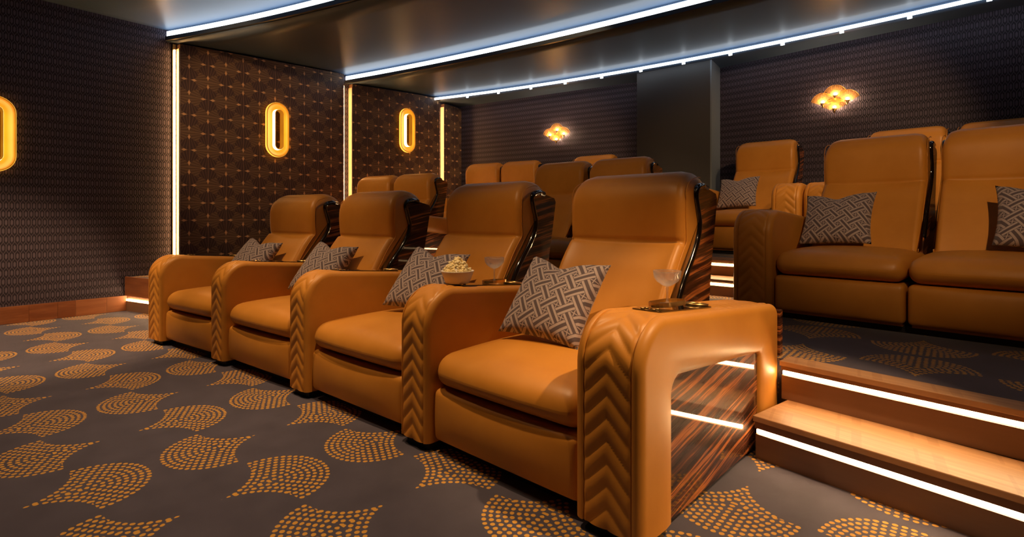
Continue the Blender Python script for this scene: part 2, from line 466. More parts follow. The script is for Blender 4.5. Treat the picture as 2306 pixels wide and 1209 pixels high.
yback = lambda x: 6.85
sail('ceiling', yfront, 2.895, lambda x: a1(x) + 0.02, 2.895)
sail('ceiling_second', a1, 2.775, lambda x: a2(x) + 0.02, 2.855)
sail('ceiling_third', a2, 2.745, lambda x: a3(x) + 0.02, 2.825)
sail('ceiling_rear', lambda x: a3(x) + 0.03, 2.785, yback, 2.700)
lbl = ['white light strip in the curved ceiling cove at the head of the first tall wall light',
       'white light strip in the curved ceiling cove meeting the gap between the two sconce panels',
       'thin white light strip with small clips in the cove along the back wall']
for k, (f, z0, z1, lip) in enumerate(((a1, 2.826, 2.878, 0.03), (a2, 2.782, 2.834, 0.03), (a3, 2.768, 2.800, 0.02))):
    t = thing('ceiling_light_strip', lbl[k], 'light strip', (X0, f(X0), z0), 0, 'curved ceiling light strips')
    off = Matrix.Translation((-X0, -f(X0), -z0))
    def sub(nm, me, mt, par=t):
        me.transform(off); return link(nm, me, mt, par)
    sub('diffuser', band(f, 0.014, z0, z1, XL + 0.02, XR - 0.02), LED_COOL)
    if k < 2: sub('cove_lip', band(f, 0.030, z0 - 0.045, z0 - 0.004, XL + 0.02, XR - 0.02, 0.03), CEILLIP)
    if k == 2:
        for i in range(12):
            x = -5.72 + i * 0.54
            y = f(x)
            sub('glow_clip', box(x - 0.018, x + 0.018, y - 0.030, y - 0.016, z0 - 0.030, z0 + 0.006), LED_COOL)  # clips emit by themselves, standing in for light caught from the strip

# side-wall panels with fan wallpaper, lit reveals between them
XP = XL + 0.075
def panel(y0, y1, z0, zt0, zt1, i):
    bm = bmesh.new()
    o = link('wall_panel', prism_x([(y0, z0), (y1, z0), (y1, zt1), (y0, zt0)], XL, XP, 'wall_panel'), FANWALL, wl)
    o['label'] = 'panel papered in brown overlapping fan motif'
    link('reveal', box(XL, XP + 0.002, y0 - 0.012, y0, z0, zt0 - 0.05), REVEAL, o)
    return o
p1 = panel(2.155, 4.13, 0.335, 2.765, 2.845, 0)
p2 = panel(4.262, 5.86, 0.335, 2.735, 2.81, 1)
p3 = panel(5.965, 6.37, 0.335, 2.74, 2.71, 2)
link('access_panel', box(XP, XP + 0.003, 2.62, 2.90, 1.0, 1.83), FANWALL, p1)
link('access_panel', box(XP, XP + 0.003, 5.40, 5.72, 1.2, 2.05), FANWALL, p2)
for y, z0, z1, lb in ((2.118, 0.37, 2.70, 'tall warm light bar where the dark hexagon wall meets the fan panels'),
                      (4.150, 0.37, 2.70, 'tall warm light bar in the gap between the two sconce panels'),
                      (5.880, 0.65, 2.69, 'tall warm light bar in the gap beside the narrow corner panel')):
    t = thing('wall_light_bar', lb, 'light bar', (XL + 0.03, y, z0), 0, 'tall wall light bars')
    link('diffuser', box(-0.008, 0.008, -0.008, 0.008, 0, z1 - z0, 0.003), LED_VERT, t)
    link('channel', box(-0.028, -0.009, -0.014, 0.014, -0.01, z1 - z0 + 0.06), BRASS, t)

# skirting of veneer blocks along the left wall
bb = struct('baseboard_left', box(XL, XL + 0.012, YF + 0.01, 1.70, 0.0, 0.150), SKIRT)
y = 1.69
for i in range(13):
    wd = (0.16, 0.24, 0.13, 0.20, 0.27, 0.15)[i % 6] * (1.0 if i < 6 else 1.6)
    if y - wd < YF + 0.05: break
    link('veneer_block', box(XL + 0.012, XL + 0.024, y - wd + 0.0012, y, 0.002, 0.152, 0.001, 1), SKIRT, bb); y -= wd
struct('baseboard_right', box(XR - 0.02, XR, YF + 0.01, 1.9, 0.0, 0.15), SKIRT)

# ------------------------------------------------------------------ raised platforms and lit steps
rz1 = lambda x: 2.232 - 0.222 * (x + 0.594)
rz2 = lambda x: 2.515 - 0.20 * (x + 0.55)
lft = lambda x: 1.715 + 0.20 * (x - XL)
rowback = lambda x: 2.69 - (x - X0) ** 2 / (2 * RC)
xs = [-4.74 + i * (4.13 / 12) for i in range(13)]
pts2 = [(XL, lft(XL)), (-4.78, lft(-4.78)), (-4.78, rowback(-4.78))] + [(x, rowback(x)) for x in xs] + [(-0.604, rz2(-0.604)), (XR, rz2(XR)), (XR, 6.75), (XL, 6.75)]
struct('platform_middle', prism(pts2, 0.0, Z2), CARPET)
back2 = lambda x: 4.76 - (x - X0) ** 2 / (2 * RC)
pts3 = [(XL, 4.62)]
for i in range(25):
    x = XL + 0.02 + (XR - XL - 0.04) * i / 24; pts3.append((x, back2(x)))
pts3 += [(XR, 6.76), (XL, 6.76)]
struct('platform_rear', prism(pts3, Z2 - 0.01, Z3), CARPET)

def step(label, P, Q, fwd, z0, z1, zled, depth, nose=0.022, group='lit steps', loc=None):
    """a step whose riser runs from P to Q (xy); the tread goes back by depth"""
    d = Vector((Q[0] - P[0], Q[1] - P[1])); L = d.length; ang = math.atan2(d.y, d.x)
    t = thing('lit_step', label, 'step', (P[0], P[1], z0), ang, group)
    h = z1 - z0
    link('tread', box(0, L, -nose, depth, h - 0.022, h, 0.003), TREAD, t)
    link('fascia', box(0, L, -0.006, 0.012, zled + 0.012, h - 0.0225), RISER, t)
    link('riser', box(0, L, 0.0, 0.012, 0, zled - 0.012), RISER, t)
    l = link('led_strip', box(0.004, L, 0.001, 0.011, zled - 0.0075, zled + 0.0065), LED_STEP, t)
    link('led_channel', box(0, L, 0.011, 0.02, zled - 0.012, zled + 0.012), RISER, t)
    if depth > 0.1: link('infill', box(0, L, 0.02, depth, 0.001, h - 0.0225), DARKBASE, t)
    return t
step('lower lit oak step rising from the carpet beside the arched armchair side', (-0.604, rz1(-0.604)), (XR - 0.01, rz1(XR - 0.01)), 0, 0.0, 0.172, 0.107, 0.272)
step('upper lit step edging the carpeted landing in front of the cushioned loveseat', (-0.570, rz2(-0.570) - 0.024), (XR - 0.01, rz2(XR) - 0.024), 0, 0.172, Z2 + 0.002, 0.112, 0.09)
# fascia of the platform at the left wall: dark kick, light line, veneer board
fa = thing('platform_fascia', 'veneered platform end board with a light line beside the skirting of the hexagon wall', 'fascia', (XL + 0.005, lft(XL) - 0.028, 0), math.atan2(0.20, 1))
link('kickboard', box(0, 1.62, 0, 0.02, 0, 0.098), RISER, fa)
link('led_strip', box(0.01, 1.62, 0.004, 0.016, 0.100, 0.115), LED_STEP, fa)
link('veneer_board', box(0, 1.62, -0.004, 0.018, 0.150, Z2 + 0.004, 0.002), SKIRT, fa)
link('backing', box(0, 1.62, 0.0165, 0.0195, 0.098, 0.15), RISER, fa)
# aisle steps from middle platform to rear platform
for sx, nm in ((1, 'right'), (-1, 'left')):
    xa, xb = (X0 + 0.87, X0 + 1.565) if sx > 0 else (X0 - 1.66, X0 - 0.945)
    sl = -0.07 * sx
    yy = lambda x, b: b + sl * (x - (xa + xb) / 2)
    who = 'between the centre loveseat and the loveseat holding two cushions' if sx > 0 else 'between the centre loveseat and the loveseat by the fan-papered wall'
    step('lower lit aisle step ' + who, (xa, yy(xa, 4.18)), (xb, yy(xb, 4.18)), 0, Z2, 0.462, 0.088, 0.26)
    step('upper lit aisle step ' + who, (xa, yy(xa, 4.46)), (xb, yy(xb, 4.46)), 0, 0.462, Z3 + 0.002, 0.088, 0.30)

# ------------------------------------------------------------------ cinema seating
AW, SW = 0.187, 0.070      # inner arms: width, half width of the quilted strip
AWE, SWE = 0.235, 0.082    # end arms
ARM_T = 1.17
def arm_path():
    P = []
    for i in range(61): P.append((0.0, 0.035 + (0.50 - 0.035) * i / 60))
    for i in range(1, 23): 
        a = PI * (1 - 0.5 * i / 22); P.append((0.15 + 0.15 * math.cos(a), 0.50 + 0.15 * math.sin(a)))
    p0, p1_ = Vector((0.15, 0.65)), Vector((1.115, 0.570))
    for i in range(1, 111): q = p0.lerp(p1_, i / 110); P.append((q.x, q.y))
    for i in range(1, 9):
        a = PI / 2 * (1 - i / 8); P.append((1.115 + 0.055 * math.cos(a), 0.515 + 0.055 * math.sin(a)))
    for i in range(1, 9): P.append((1.17, 0.515 - 0.48 * i / 8))
    return [Vector(p) for p in P]
AP = arm_path()
AL = [0.0]
for i in range(1, len(AP)): AL.append(AL[-1] + (AP[i] - AP[i - 1]).length)
AN = []
for i in range(len(AP)):
    t = (AP[min(i + 1, len(AP) - 1)] - AP[max(i - 1, 0)]).normalized(); AN.append(Vector((-t.y, t.x)))
def edge_h(s, AW):
    r = 0.030; e = abs(s) - (AW / 2 - r)
    return -(r - math.sqrt(max(0.0, r * r - e * e))) if e > 0 else 0.0
def arm_body(arch=0, AW=AW, SW=SW):
    """leather arm. arch = +1/-1: that flank is an arched frame round a wood inlay"""
    bm = bmesh.new()
    for sg in (1, -1):
        S = [SW, SW + 0.0015, SW + 0.003, SW + 0.005] if AW > 0.2 else [SW, SW + 0.001, SW + 0.0022, SW + 0.0032]
        S = S + [q for q in [AW / 2 - 0.030 * (1 - math.sin(PI / 2 * k / 8)) for k in range(1, 9)] if q > SW + 0.006]
        def fn(i, j):
            s = S[j]; h = edge_h(s, AW) + (-0.008 if j == 0 else (-0.0028 if j == 1 else (-0.0006 if j == 2 else 0.0)))
            p = AP[i] + AN[i] * h
            return (sg * s, p.x, p.y)
        V = grid(fn, len(AP), len(S), bm=bm)
        edge = [V[i][-1] for i in range(len(AP))]
        if arch != sg:
            f = bm.faces.new(edge)
        else:
            # inner arch outline matched to the outer outline
            inner = []
            n = len(AP)
            def arch_pt(L):
                # outline: up the front leg, rounded corner, along the top, down the rear leg
                pts = [(0.185, 0.035)]
                pts += [(0.185, 0.035 + (0.40 - 0.035) * k / 30) for k in range(1, 31)]
                pts += [(0.185 + 0.06 - 0.06 * math.cos(PI / 2 * k / 10), 0.40 + 0.058 * math.sin(PI / 2 * k / 10)) for k in range(1, 11)]
                pts += [(0.245 + (0.925 - 0.245) * k / 30, 0.458 - 0.060 * k / 30) for k in range(1, 31)]
                pts += [(0.925 + 0.025 * math.sin(PI / 2 * k / 5), 0.398 - 0.025 * (1 - math.cos(PI / 2 * k / 5))) for k in range(1, 6)]
                pts += [(0.950, 0.373 - 0.338 * k / 20) for k in range(1, 21)]
                return pts
            pts = [Vector(p) for p in arch_pt(0)]
            cl = [0.0]
            for k in range(1, len(pts)): cl.append(cl[-1] + (pts[k] - pts[k - 1]).length)
            # matched by fraction so that corners meet corners
            LA = [0.0, AL[60], AL[82], AL[192], AL[200], AL[-1]]; LB = [0.0, cl[30], cl[40], cl[70], cl[75], cl[-1]]
            def at(L):
                for k in range(5):
                    if L <= LA[k + 1] + 1e-9:
                        u = (L - LA[k]) / (LA[k + 1] - LA[k]); T = LB[k] + u * (LB[k + 1] - LB[k]); break
                for k in range(len(pts) - 1):
                    if T <= cl[k + 1] + 1e-9: return pts[k].lerp(pts[k + 1], (T - cl[k]) / max(1e-9, cl[k + 1] - cl[k]))
                return pts[-1]
            prev = edge
            for q, dx in ((0.30, 0.006), (0.62, 0.008), (0.85, 0.004), (0.95, -0.004), (1.0, -0.014), (1.0, -0.034)):
                cur = []
                for i in range(n):
                    o_ = AP[i] - AN[i] * 0.030; a_ = at(AL[i]); p = o_.lerp(a_, q)
                    cur.append(bm.verts.new((sg * (AW / 2 + dx), p.x, p.y)))
                for i in range(n - 1): bm.faces.new((prev[i], prev[i + 1], cur[i + 1], cur[i]))
                prev = cur
    me = from_bm(bm, 'armrest')
    bm2 = bmesh.new(); bm2.from_mesh(me)
    bmesh.ops.triangulate(bm2, faces=[f for f in bm2.faces if len(f.verts) > 4]); bm2.to_mesh(me); bm2.free()
    return me
def arm_strip(flat_zone, AW=AW, SW=SW):
    S = [-SW + 2 * SW * k / 26 for k in range(27)]
    sl, per = 1.0, 0.066
    # resample the path finer
    NP, NN, NL = [], [], []
    tot = AL[-1] - 0.30; N = 300; k = 0
    for i in range(N + 1):
        L = tot * i / N
        while k < len(AL) - 2 and AL[k + 1] < L: k += 1
        u = (L - AL[k]) / (AL[k + 1] - AL[k]); NP.append(AP[k].lerp(AP[k + 1], u)); NN.append(AN[k].lerp(AN[k + 1], u).normalized()); NL.append(L)
    def fn(i, j):
        s = S[j]; L = NL[i]
        ph = (L + sl * abs(s)) / per
        h = 0.0065 * (abs(math.sin(PI * ph)) ** 0.7 - 0.75)
        e = min(1.0, (SW - abs(s)) / 0.008)
        onflat = flat_zone and NP[i].y > 0.55 and flat_zone[0] < NP[i].x < flat_zone[1]
        if onflat: h = -0.0005
        h = h * e - 0.006 * (1 - e) + edge_h(s, AW) * 0.9
        p = NP[i] + NN[i] * h
        return (s, p.x, p.y)
    return grid(fn, N + 1, len(S), name='quilted_strip')
ARM_PLAIN, ARM_R, ARM_L = arm_body(), arm_body(1, AWE, SWE), arm_body(-1, AWE, SWE)
STRIP_CON, STRIP_ECON, STRIP_EALL = arm_strip((0.20, 0.66)), arm_strip((0.20, 0.66), AWE, SWE), arm_strip(None, AWE, SWE)
INLAY_R = prism_x([(0.16, 0.02), (0.97, 0.02), (0.97, 0.43), (0.16, 0.49)], AWE / 2 - 0.045, AWE / 2 - 0.018, 'wood_inlay')
INLAY_L = prism_x([(0.16, 0.02), (0.97, 0.02), (0.97, 0.43), (0.16, 0.49)], -AWE / 2 + 0.018, -AWE / 2 + 0.045, 'wood_inlay')
ARMFOOT = box(-AW / 2 + 0.02, AW / 2 - 0.02, 0.03, 1.14, 0.0, 0.036)
ztop = lambda t: 0.65 - (t - 0.15) * 0.080 / 0.965
CONSOLE = None
def rrect(hw, y0, y1, r, n=6):
    pts = []
    for cx, cy, a0 in ((hw - r, y1 - r, 0), (-hw + r, y1 - r, 90), (-hw + r, y0 + r, 180), (hw - r, y0 + r, 270)):
        for k in range(n + 1):
            a = math.radians(a0 + 90 * k / n); pts.append((cx + r * math.cos(a), cy + r * math.sin(a)))
    return pts
slope = math.atan2(-0.080, 0.965)
def on_arm(me, t, dz=0.0):
    me.transform(Matrix.Translation((0, t, ztop(t) + dz)) @ Matrix.Rotation(slope, 4, 'X')); return me
PANEL_ME = on_arm(prism(rrect(0.052, 0.0, 0.40, 0.012), 0.0, 0.004), 0.225)
def ring_me(r0, r1, h, n=32): return lathe([(r0, 0), (r1, 0), (r1, h), (r0, h), (r0, 0)], n)
CUP_ME = on_arm(ring_me(0.036, 0.044, 0.008), 0.60, 0.004)
CUPIN_ME = on_arm(lathe([(0.0, 0.001), (0.036, 0.001)], 24), 0.60, 0.004)
BTN_ME = [on_arm(lathe([(0.0, 0.004), (0.006, 0.004), (0.007, 0.003), (0.007, 0.0)], 12), 0.245 + 0.024 * (k // 2), 0.004) for k in range(4)]
for k, me in enumerate(BTN_ME): me.transform(Matrix.Translation((0.02 if k % 2 else -0.02, 0, 0)))
for me in (ARM_PLAIN, ARM_R, ARM_L, STRIP_CON, STRIP_ECON, STRIP_EALL): 
    for p in me.polygons: p.use_smooth = True
def add_arm(parent, x, kind=0, console=False):
    a = link('armrest', {0: ARM_PLAIN, 1: ARM_R, -1: ARM_L}[kind], LEATHER, parent); a.location = (x, 0, 0)
    q = link('quilted_strip', STRIP_CON if kind == 0 else (STRIP_ECON if console else STRIP_EALL), LEATHER, a); q['label'] = 'chevron-quilted leather strip over the arm'
    link('arm_plinth', ARMFOOT, DARKBASE, a)
    if kind: link('wood_inlay', INLAY_R if kind > 0 else INLAY_L, EBONY, a)['label'] = 'glossy striped ebony inlay'
    if console:
        link('control_panel', PANEL_ME, BLACKLAC, a)
        link('cup_holder_rim', CUP_ME, BRASS, a, True); link('cup_holder_well', CUPIN_ME, BLACKLAC, a)
        for b in BTN_ME: link('button', b, BRASS, a)
    return a
# backrest: S profile (t, z); front surface from the seat to the head roll and over the top
FRONT = [(0.575, 0.38), (0.625, 0.47), (0.690, 0.58), (0.744, 0.669), (0.790, 0.744), (0.838, 0.805), (0.862, 0.835), (0.862, 0.87), (0.858, 0.92), (0.857, 0.97), (0.860, 1.02), (0.870, 1.06), (0.893, 1.10), (0.935, 1.133), (0.990, 1.150), (1.045, 1.149), (1.098, 1.130), (1.130, 1.100), (1.140, 1.075)]
REARC = [(1.135, 1.05), (1.100, 0.97), (1.080, 0.88), (1.050, 0.80), (0.980, 0.70), (0.890, 0.56), (0.790, 0.38)]
TRIM = [(0.740, 0.48), (0.801, 0.579), (0.860, 0.672), (0.937, 0.761), (0.993, 0.841), (1.014, 0.91), (0.995, 0.98), (0.978, 1.042), (0.997, 1.072), (1.043, 1.083)]
def catmull(P, n):
    P = [Vector(p) for p in P]; out = []
    for i in range(len(P) - 1):
        a, b, c, d = P[max(i - 1, 0)], P[i], P[i + 1], P[min(i + 2, len(P) - 1)]
        for k in range(n):
            t = k / n; out.append(0.5 * ((2 * b) + (c - a) * t + (2 * a - 5 * b + 4 * c - d) * t * t + (3 * b - a - 3 * c + d) * t ** 3))
    out.append(P[-1]); return out
CF = catmull(FRONT, 4); CR = catmull(REARC, 3); CT = catmull(TRIM, 5)
def back_cushion(W):
    loop = CF + CR; n = len(loop)
    nor = []
    for i in range(n):
        t = (loop[(i + 1) % n] - loop[i - 1]).normalized(); nor.append(Vector((-t.y, t.x)))
    r = 0.042
    S = []
    for k in range(8): S.append(-W / 2 + r * (1 - math.cos(PI / 2 * k / 8)))
    S += [-W / 2 + r + (W - 2 * r) * k / 14 for k in range(15)]
    for k in range(1, 9): S.append(W / 2 - r * (1 - math.sin(PI / 2 * k / 8)))
    bm = bmesh.new()
    def fn(j, i):
        s = S[i]; e = abs(s) - (W / 2 - r); off = -(r - math.sqrt(max(0, r * r - e * e))) if e > 0 else 0.0
        p = loop[j]; q = nor[j]
        h = off
        if p.x < 0.97 and p.y < 1.12 and q.x < 0:
            # the seam under the head cushion, and a slight hollow across the back
            h -= 0.010 * math.exp(-((p.y - 0.836) / 0.007) ** 2)
            u = 2 * s / W
            h -= 0.014 * (1 - u * u) * (1 if p.y < 0.83 else 0.5)
            h += 0.010 * math.exp(-((abs(u) - 0.93) / 0.08) ** 2) * (1 if p.y < 0.83 else 0)
        # rounded top corners seen from the front
        c = 0.085; ce = abs(s) - (W / 2 - c); dz = 0.0
        if ce > 0 and p.y > 0.99: dz = -(c - math.sqrt(max(0, c * c - ce * ce))) * 0.75 * min(1, (p.y - 0.99) / 0.14)
        return (s, p.x + q.x * h, p.y + q.y * h + dz)
    V = grid(lambda a, b: fn(a, b), n, len(S), closed_u=True, bm=bm)
    for k in (0, -1): bm.faces.new([V[i][k] for i in range(n)])
    bmesh.ops.recalc_face_normals(bm, faces=bm.faces); bmesh.ops.triangulate(bm, faces=[f for f in bm.faces if len(f.verts) > 4])
    return from_bm(bm, 'backrest')
def shell_side(x0, x1):
    poly = [(p.x, p.y) for p in CT] + [(1.138, 1.064), (1.188, 1.052), (1.202, 1.030), (1.174, 0.886), (1.138, 0.72), (1.113, 0.549), (1.10, 0.12), (0.68, 0.12), (0.70, 0.40)]
    return prism_x(poly, x0, x1, 'shell_side')
CACHE = {}
def seat_meshes(W):
    if W in CACHE: return CACHE[W]
    d = {}
    d['seat'] = softbox(-W / 2 + 0.004, W / 2 - 0.004, 0.035, 0.76, 0.262, 0.388, 0.058, 0.042, 0.030)
    d['foot'] = softbox(-W / 2 + 0.006, W / 2 - 0.006, 0.030, 0.20, 0.050, 0.258, 0.024, 0.0, 0.022)
    d['base'] = box(-W / 2 + 0.02, W / 2 - 0.02, 0.07, 1.06, 0.036, 0.255)
    d['plinth'] = box(-W / 2, W / 2, 0.10, 1.10, 0.0, 0.036)
    BW = 0.612 if W > 0.7 else W - 0.070
    d['back'] = back_cushion(BW)
    d['sideL'] = shell_side(-BW / 2 - 0.006, -BW / 2 + 0.016); d['sideR'] = shell_side(BW / 2 - 0.016, BW / 2 + 0.006)
    d['trimL'] = tube([(-BW / 2, p.x, p.y) for p in CT] + [(-BW / 2, 1.09, 1.074)], 0.0165, 10)
    d['trimR'] = tube([(BW / 2, p.x, p.y) for p in CT] + [(BW / 2, 1.09, 1.074)], 0.0165, 10)
    d['shellback'] = prism_x([(1.08, 0.12), (1.10, 0.12), (1.113, 0.549), (1.138, 0.72), (1.174, 0.886), (1.202, 1.03), (1.188, 1.052), (1.138, 1.064), (1.17, 1.03), (1.154, 0.886), (1.118, 0.72), (1.093, 0.549)], -BW / 2 + 0.017, BW / 2 - 0.017, 'shell_back')
    pip = []
    for sg in (-1, 1):
        pip.append(tube([(sg * (BW / 2 - 0.0005), p.x + 0.030 * max(0.0, 1 - max(0.0, p.y - 1.02) / 0.12), p.y - 0.030 * min(1.0, max(0.0, p.y - 1.02) / 0.12)) for p in CF[8:60]], 0.0022, 6))
    d['pip'] = pip
    for k in ('back', 'seat', 'foot'):
        for p in d[k].polygons: p.use_smooth = True
    CACHE[W] = d; return d
def add_seat(t, x, W, bt=0.0, bz=0.0):
    """bt, bz: how far this back is moved on its recliner slide"""
    d = seat_meshes(W)
    def L(nm, me, mt, par=t, sm=False):
        o = link(nm, me, mt, par, sm)
        if par is t: o.location = (x, bt, bz) if nm in ('backrest', 'shell_side', 'shell_back') else (x, 0, 0)
        return o
    L('plinth', d['plinth'], DARKBASE); L('base', d['base'], LEATHER)
    L('footrest', d['foot'], LEATHER); L('seat_cushion', d['seat'], LEATHER)
    b = L('backrest', d['back'], LEATHER)
    for me in d['pip']: L('piping', me, LEATHER, b, True)
    for nm, tr in (('sideL', 'trimL'), ('sideR', 'trimR')):
        s = L('shell_side', d[nm], EBONY); s['label'] = 'glossy striped ebony shell'
        L('edge_trim', d[tr], BLACKLAC, s, True)
    L('shell_back', d['shellback'], EBONY)
def place(t, dx, y0, z, extra=0.0):
    t.location = (X0 + dx, y0 - dx * dx / (2 * RC), z); t.rotation_euler = (0, 0, -dx / RC + extra)

W1, PITCH = 0.762, 0.952
lab1 = ['orange leather cinema armchair next to the hexagon wall at the end of the front row',
        'orange leather cinema armchair second from the hexagon wall in the front row',
        'orange leather cinema armchair second from the lit oak steps in the front row',
        'orange leather cinema armchair beside the oak steps with an arched ebony-inlaid end arm']
row1 = []
REARBOX = box(-0.465, 0.575, 1.190, 1.228, 0.0, 0.535, 0.004); REARBOX2 = box(-0.465, 0.440, 1.190, 1.228, 0.0, 0.535, 0.004)
for i in range(4):
    dx = (i - 1.5) * PITCH
    t = thing('cinema_armchair', lab1[i], 'armchair', group='front row armchairs')
    add_seat(t, {0: 0.02, 3: -0.02}.get(i, 0.0), 0.722 if i in (0, 3) else W1, *((-0.075, -0.03), (-0.095, -0.03), (0.02, 0.0), (0.0, 0.0))[i])
    add_arm(t, -0.460 if i == 0 else -PITCH / 2, -1 if i == 0 else 0, console=True)
    if i == 3: add_arm(t, 0.460, 1, console=True)
    link('rear_casing', REARBOX if i == 3 else REARBOX2, EBONY, t)
    place(t, dx, 1.455, 0.0); row1.append(t)
W2 = 0.652
def loveseat(label, dx, y0, z, group, n=2, extra=0.0, bz=0.0):
    t = thing('loveseat' if n == 2 else 'cinema_armchair', label, 'loveseat' if n == 2 else 'armchair', group=group)
    xs_ = (-W2 / 2, W2 / 2) if n == 2 else (0.0,)
    for x in xs_: add_seat(t, x, W2, 0.0, bz)
    e = n * W2 / 2 + AWE / 2
    add_arm(t, -e, -1); add_arm(t, e, 1)
    place(t, dx, y0, z, extra); return t
g2, g3 = 'middle row loveseats', 'rear row seats'
s2 = [loveseat('orange leather loveseat of the middle row by the fan-papered wall panels', -2.57, 3.43, Z2, g2, bz=-0.03),
      loveseat('orange leather loveseat in the centre of the middle row between two lit aisles', -0.04, 3.52, Z2, g2),
      loveseat('orange leather loveseat holding two woven cushions above the oak steps', 2.47, 3.52, Z2, g2)]
s3 = [loveseat('orange leather loveseat of the rear row in the corner by the narrow fan panel', -2.37, 5.18, Z3, g3),
      loveseat('orange leather single armchair without cushion in front of the dark hexagon back wall', -0.915, 5.14, Z3, g3, 1),
      loveseat('orange leather single armchair holding a small woven cushion beside the grey column', 1.09, 5.14, Z3, g3, 1),
      loveseat('orange leather loveseat of the rear row behind the two-cushion loveseat', 2.545, 5.16, Z3, g3)]

# ------------------------------------------------------------------ cushions
def cushion_mesh(sz=0.40, th=0.075, n=26, chop=0.2):
    bm = bmesh.new(); uv = bm.loops.layers.uv.new('UVMap')
    sides = []
    for sgn in (-1, 1):
        V = []
        for i in range(n + 1):
            row = []
            for j in range(n + 1):
                x, y = -1 + 2 * i / n, -1 + 2 * j / n
                h = th * (max(0, 1 - x ** 2) ** 0.42) * (max(0, 1 - y ** 2) ** 0.42)
                px = x * (1 - 0.085 * (1 - y * y)); py = y * (1 - 0.085 * (1 - x * x))
                py -= chop * math.exp(-((x + 0.05) / 0.42) ** 2) * ((y + 1) / 2) ** 4
                h *= 1 - 0.30 * math.exp(-((x + 0.05) / 0.16) ** 2) * ((y + 1) / 2) ** 2
                h += 0.003 * mnoise.noise((x * 2.2, y * 2.2, sgn * 3.0)) * (1 - x * x) * (1 - y * y)
                row.append(bm.verts.new((px * sz / 2, sgn * h, py * sz / 2)))
            V.append(row)
        for i in range(n):
            for j in range(n):
                f = bm.faces.new((V[i][j], V[i + 1][j], V[i + 1][j + 1], V[i][j + 1]))
                for lp, (a, b) in zip(f.loops, ((i, j), (i + 1, j), (i + 1, j + 1), (i, j + 1))): lp[uv].uv = (a / n, b / n)
    bmesh.ops.remove_doubles(bm, verts=bm.verts, dist=1e-5)
    me = from_bm(bm, 'cushion')
    for p in me.polygons: p.use_smooth = True
    return me
CUSH = cushion_mesh()
CUSH2 = cushion_mesh(0.40, 0.07, chop=0.13)
def cushion(label, seat, lx, lt, z, rx=-24, ry=0, rz=0, sc=1.0, me=CUSH):
    o = link('cushion', me, WEAVE); tag(o, label, 'cushion', 'woven cushions')
    M = Matrix.Translation(seat.location) @ Matrix.Rotation(seat.rotation_euler.z, 4, 'Z')
    M = M @ Matrix.Translation((lx, lt, z)) @ Matrix.Rotation(math.radians(rz), 4, 'Z') @ Matrix.Rotation(math.radians(rx), 4, 'X') @ Matrix.Rotation(math.radians(ry), 4, 'Y')
    o.matrix_world = M; o.scale = (sc, sc, sc); return o
cushion('grey basketweave cushion on the front armchair next to the hexagon wall', row1[0], -0.06, 0.52, 0.598, -38, 6, 8)
cushion('grey basketweave cushion on the second front armchair from the hexagon wall', row1[1], -0.10, 0.52, 0.598, -38, 5, 8)
cushion('grey basketweave cushion behind the popcorn bowl on a front armchair', row1[2], -0.05, 0.52, 0.598, -38, 6, 10)
cushion('large grey basketweave cushion on the front armchair beside the oak steps', row1[3], -0.115, 0.475, 0.594, -38, 4, 8)
cushion('taupe basketweave cushion against the left end arm of the loveseat above the steps', s2[2], -0.44, 0.52, 0.596, -37, -3, 0)
cushion('taupe basketweave cushion on the far seat of the loveseat above the steps', s2[2], 0.50, 0.52, 0.598, -37, 8, 14)
cushion('small basketweave cushion on the rear armchair beside the grey column', s3[2], -0.14, 0.52, 0.598, -37, -4, 2, 0.96)

# ------------------------------------------------------------------ things on the arms
def arm_world(seat, lx, t, dz=0.0):
    M = Matrix.Translation(seat.location) @ Matrix.Rotation(seat.rotation_euler.z, 4, 'Z')
    return M @ Vector((lx, t, ztop(t) + dz))
def coupe(label, p):
    t = thing('coupe_glass', label, 'glass', p, 0.3, 'coupe glasses')
    foot = [(0.0, 0.0), (0.030, 0.0), (0.031, 0.0012), (0.020, 0.003), (0.006, 0.006), (0.0042, 0.010)]
    link('foot', lathe(foot + [(0.0, 0.010)], 32), GLASS, t, True)
    stem = [(0.0, 0.0102), (0.0042, 0.0102), (0.0034, 0.03), (0.0036, 0.048), (0.0052, 0.055), (0.0036, 0.0585), (0.0, 0.0585)]
    link('stem', lathe(stem, 16), GLASS, t, True)
    out = [(0.0, 0.0588), (0.008, 0.060), (0.021, 0.067), (0.035, 0.078), (0.0435, 0.091), (0.0465, 0.104), (0.0472, 0.114)]
    inn = [(0.0460, 0.114), (0.0452, 0.104), (0.0422, 0.092), (0.0338, 0.080), (0.020, 0.0695), (0.008, 0.0635), (0.0, 0.0625)]
    bm = bmesh.new(); prof = out + inn; n = 40; V = []
    for i in range(n):
        a = 2 * PI * i / n; row = []
        for k, (r, z) in enumerate(prof):
            fl_ = 1.0 + (0.035 if (i % 2 and 1 <= k <= 4) else 0.0)   # cut flutes round the lower bowl
            row.append(bm.verts.new((r * fl_ * math.cos(a), r * fl_ * math.sin(a), z)))
        V.append(row)
    for i in range(n):
        for k in range(len(prof) - 1): bm.faces.new((V[i][k], V[(i + 1) % n][k], V[(i + 1) % n][k + 1], V[i][k + 1]))
    bmesh.ops.remove_doubles(bm, verts=bm.verts, dist=1e-6)
    link('bowl', from_bm(bm, 'bowl'), GLASS, t, True)
    return t
A4 = (row1[3], -PITCH / 2); A5 = (row1[3], 0.460)
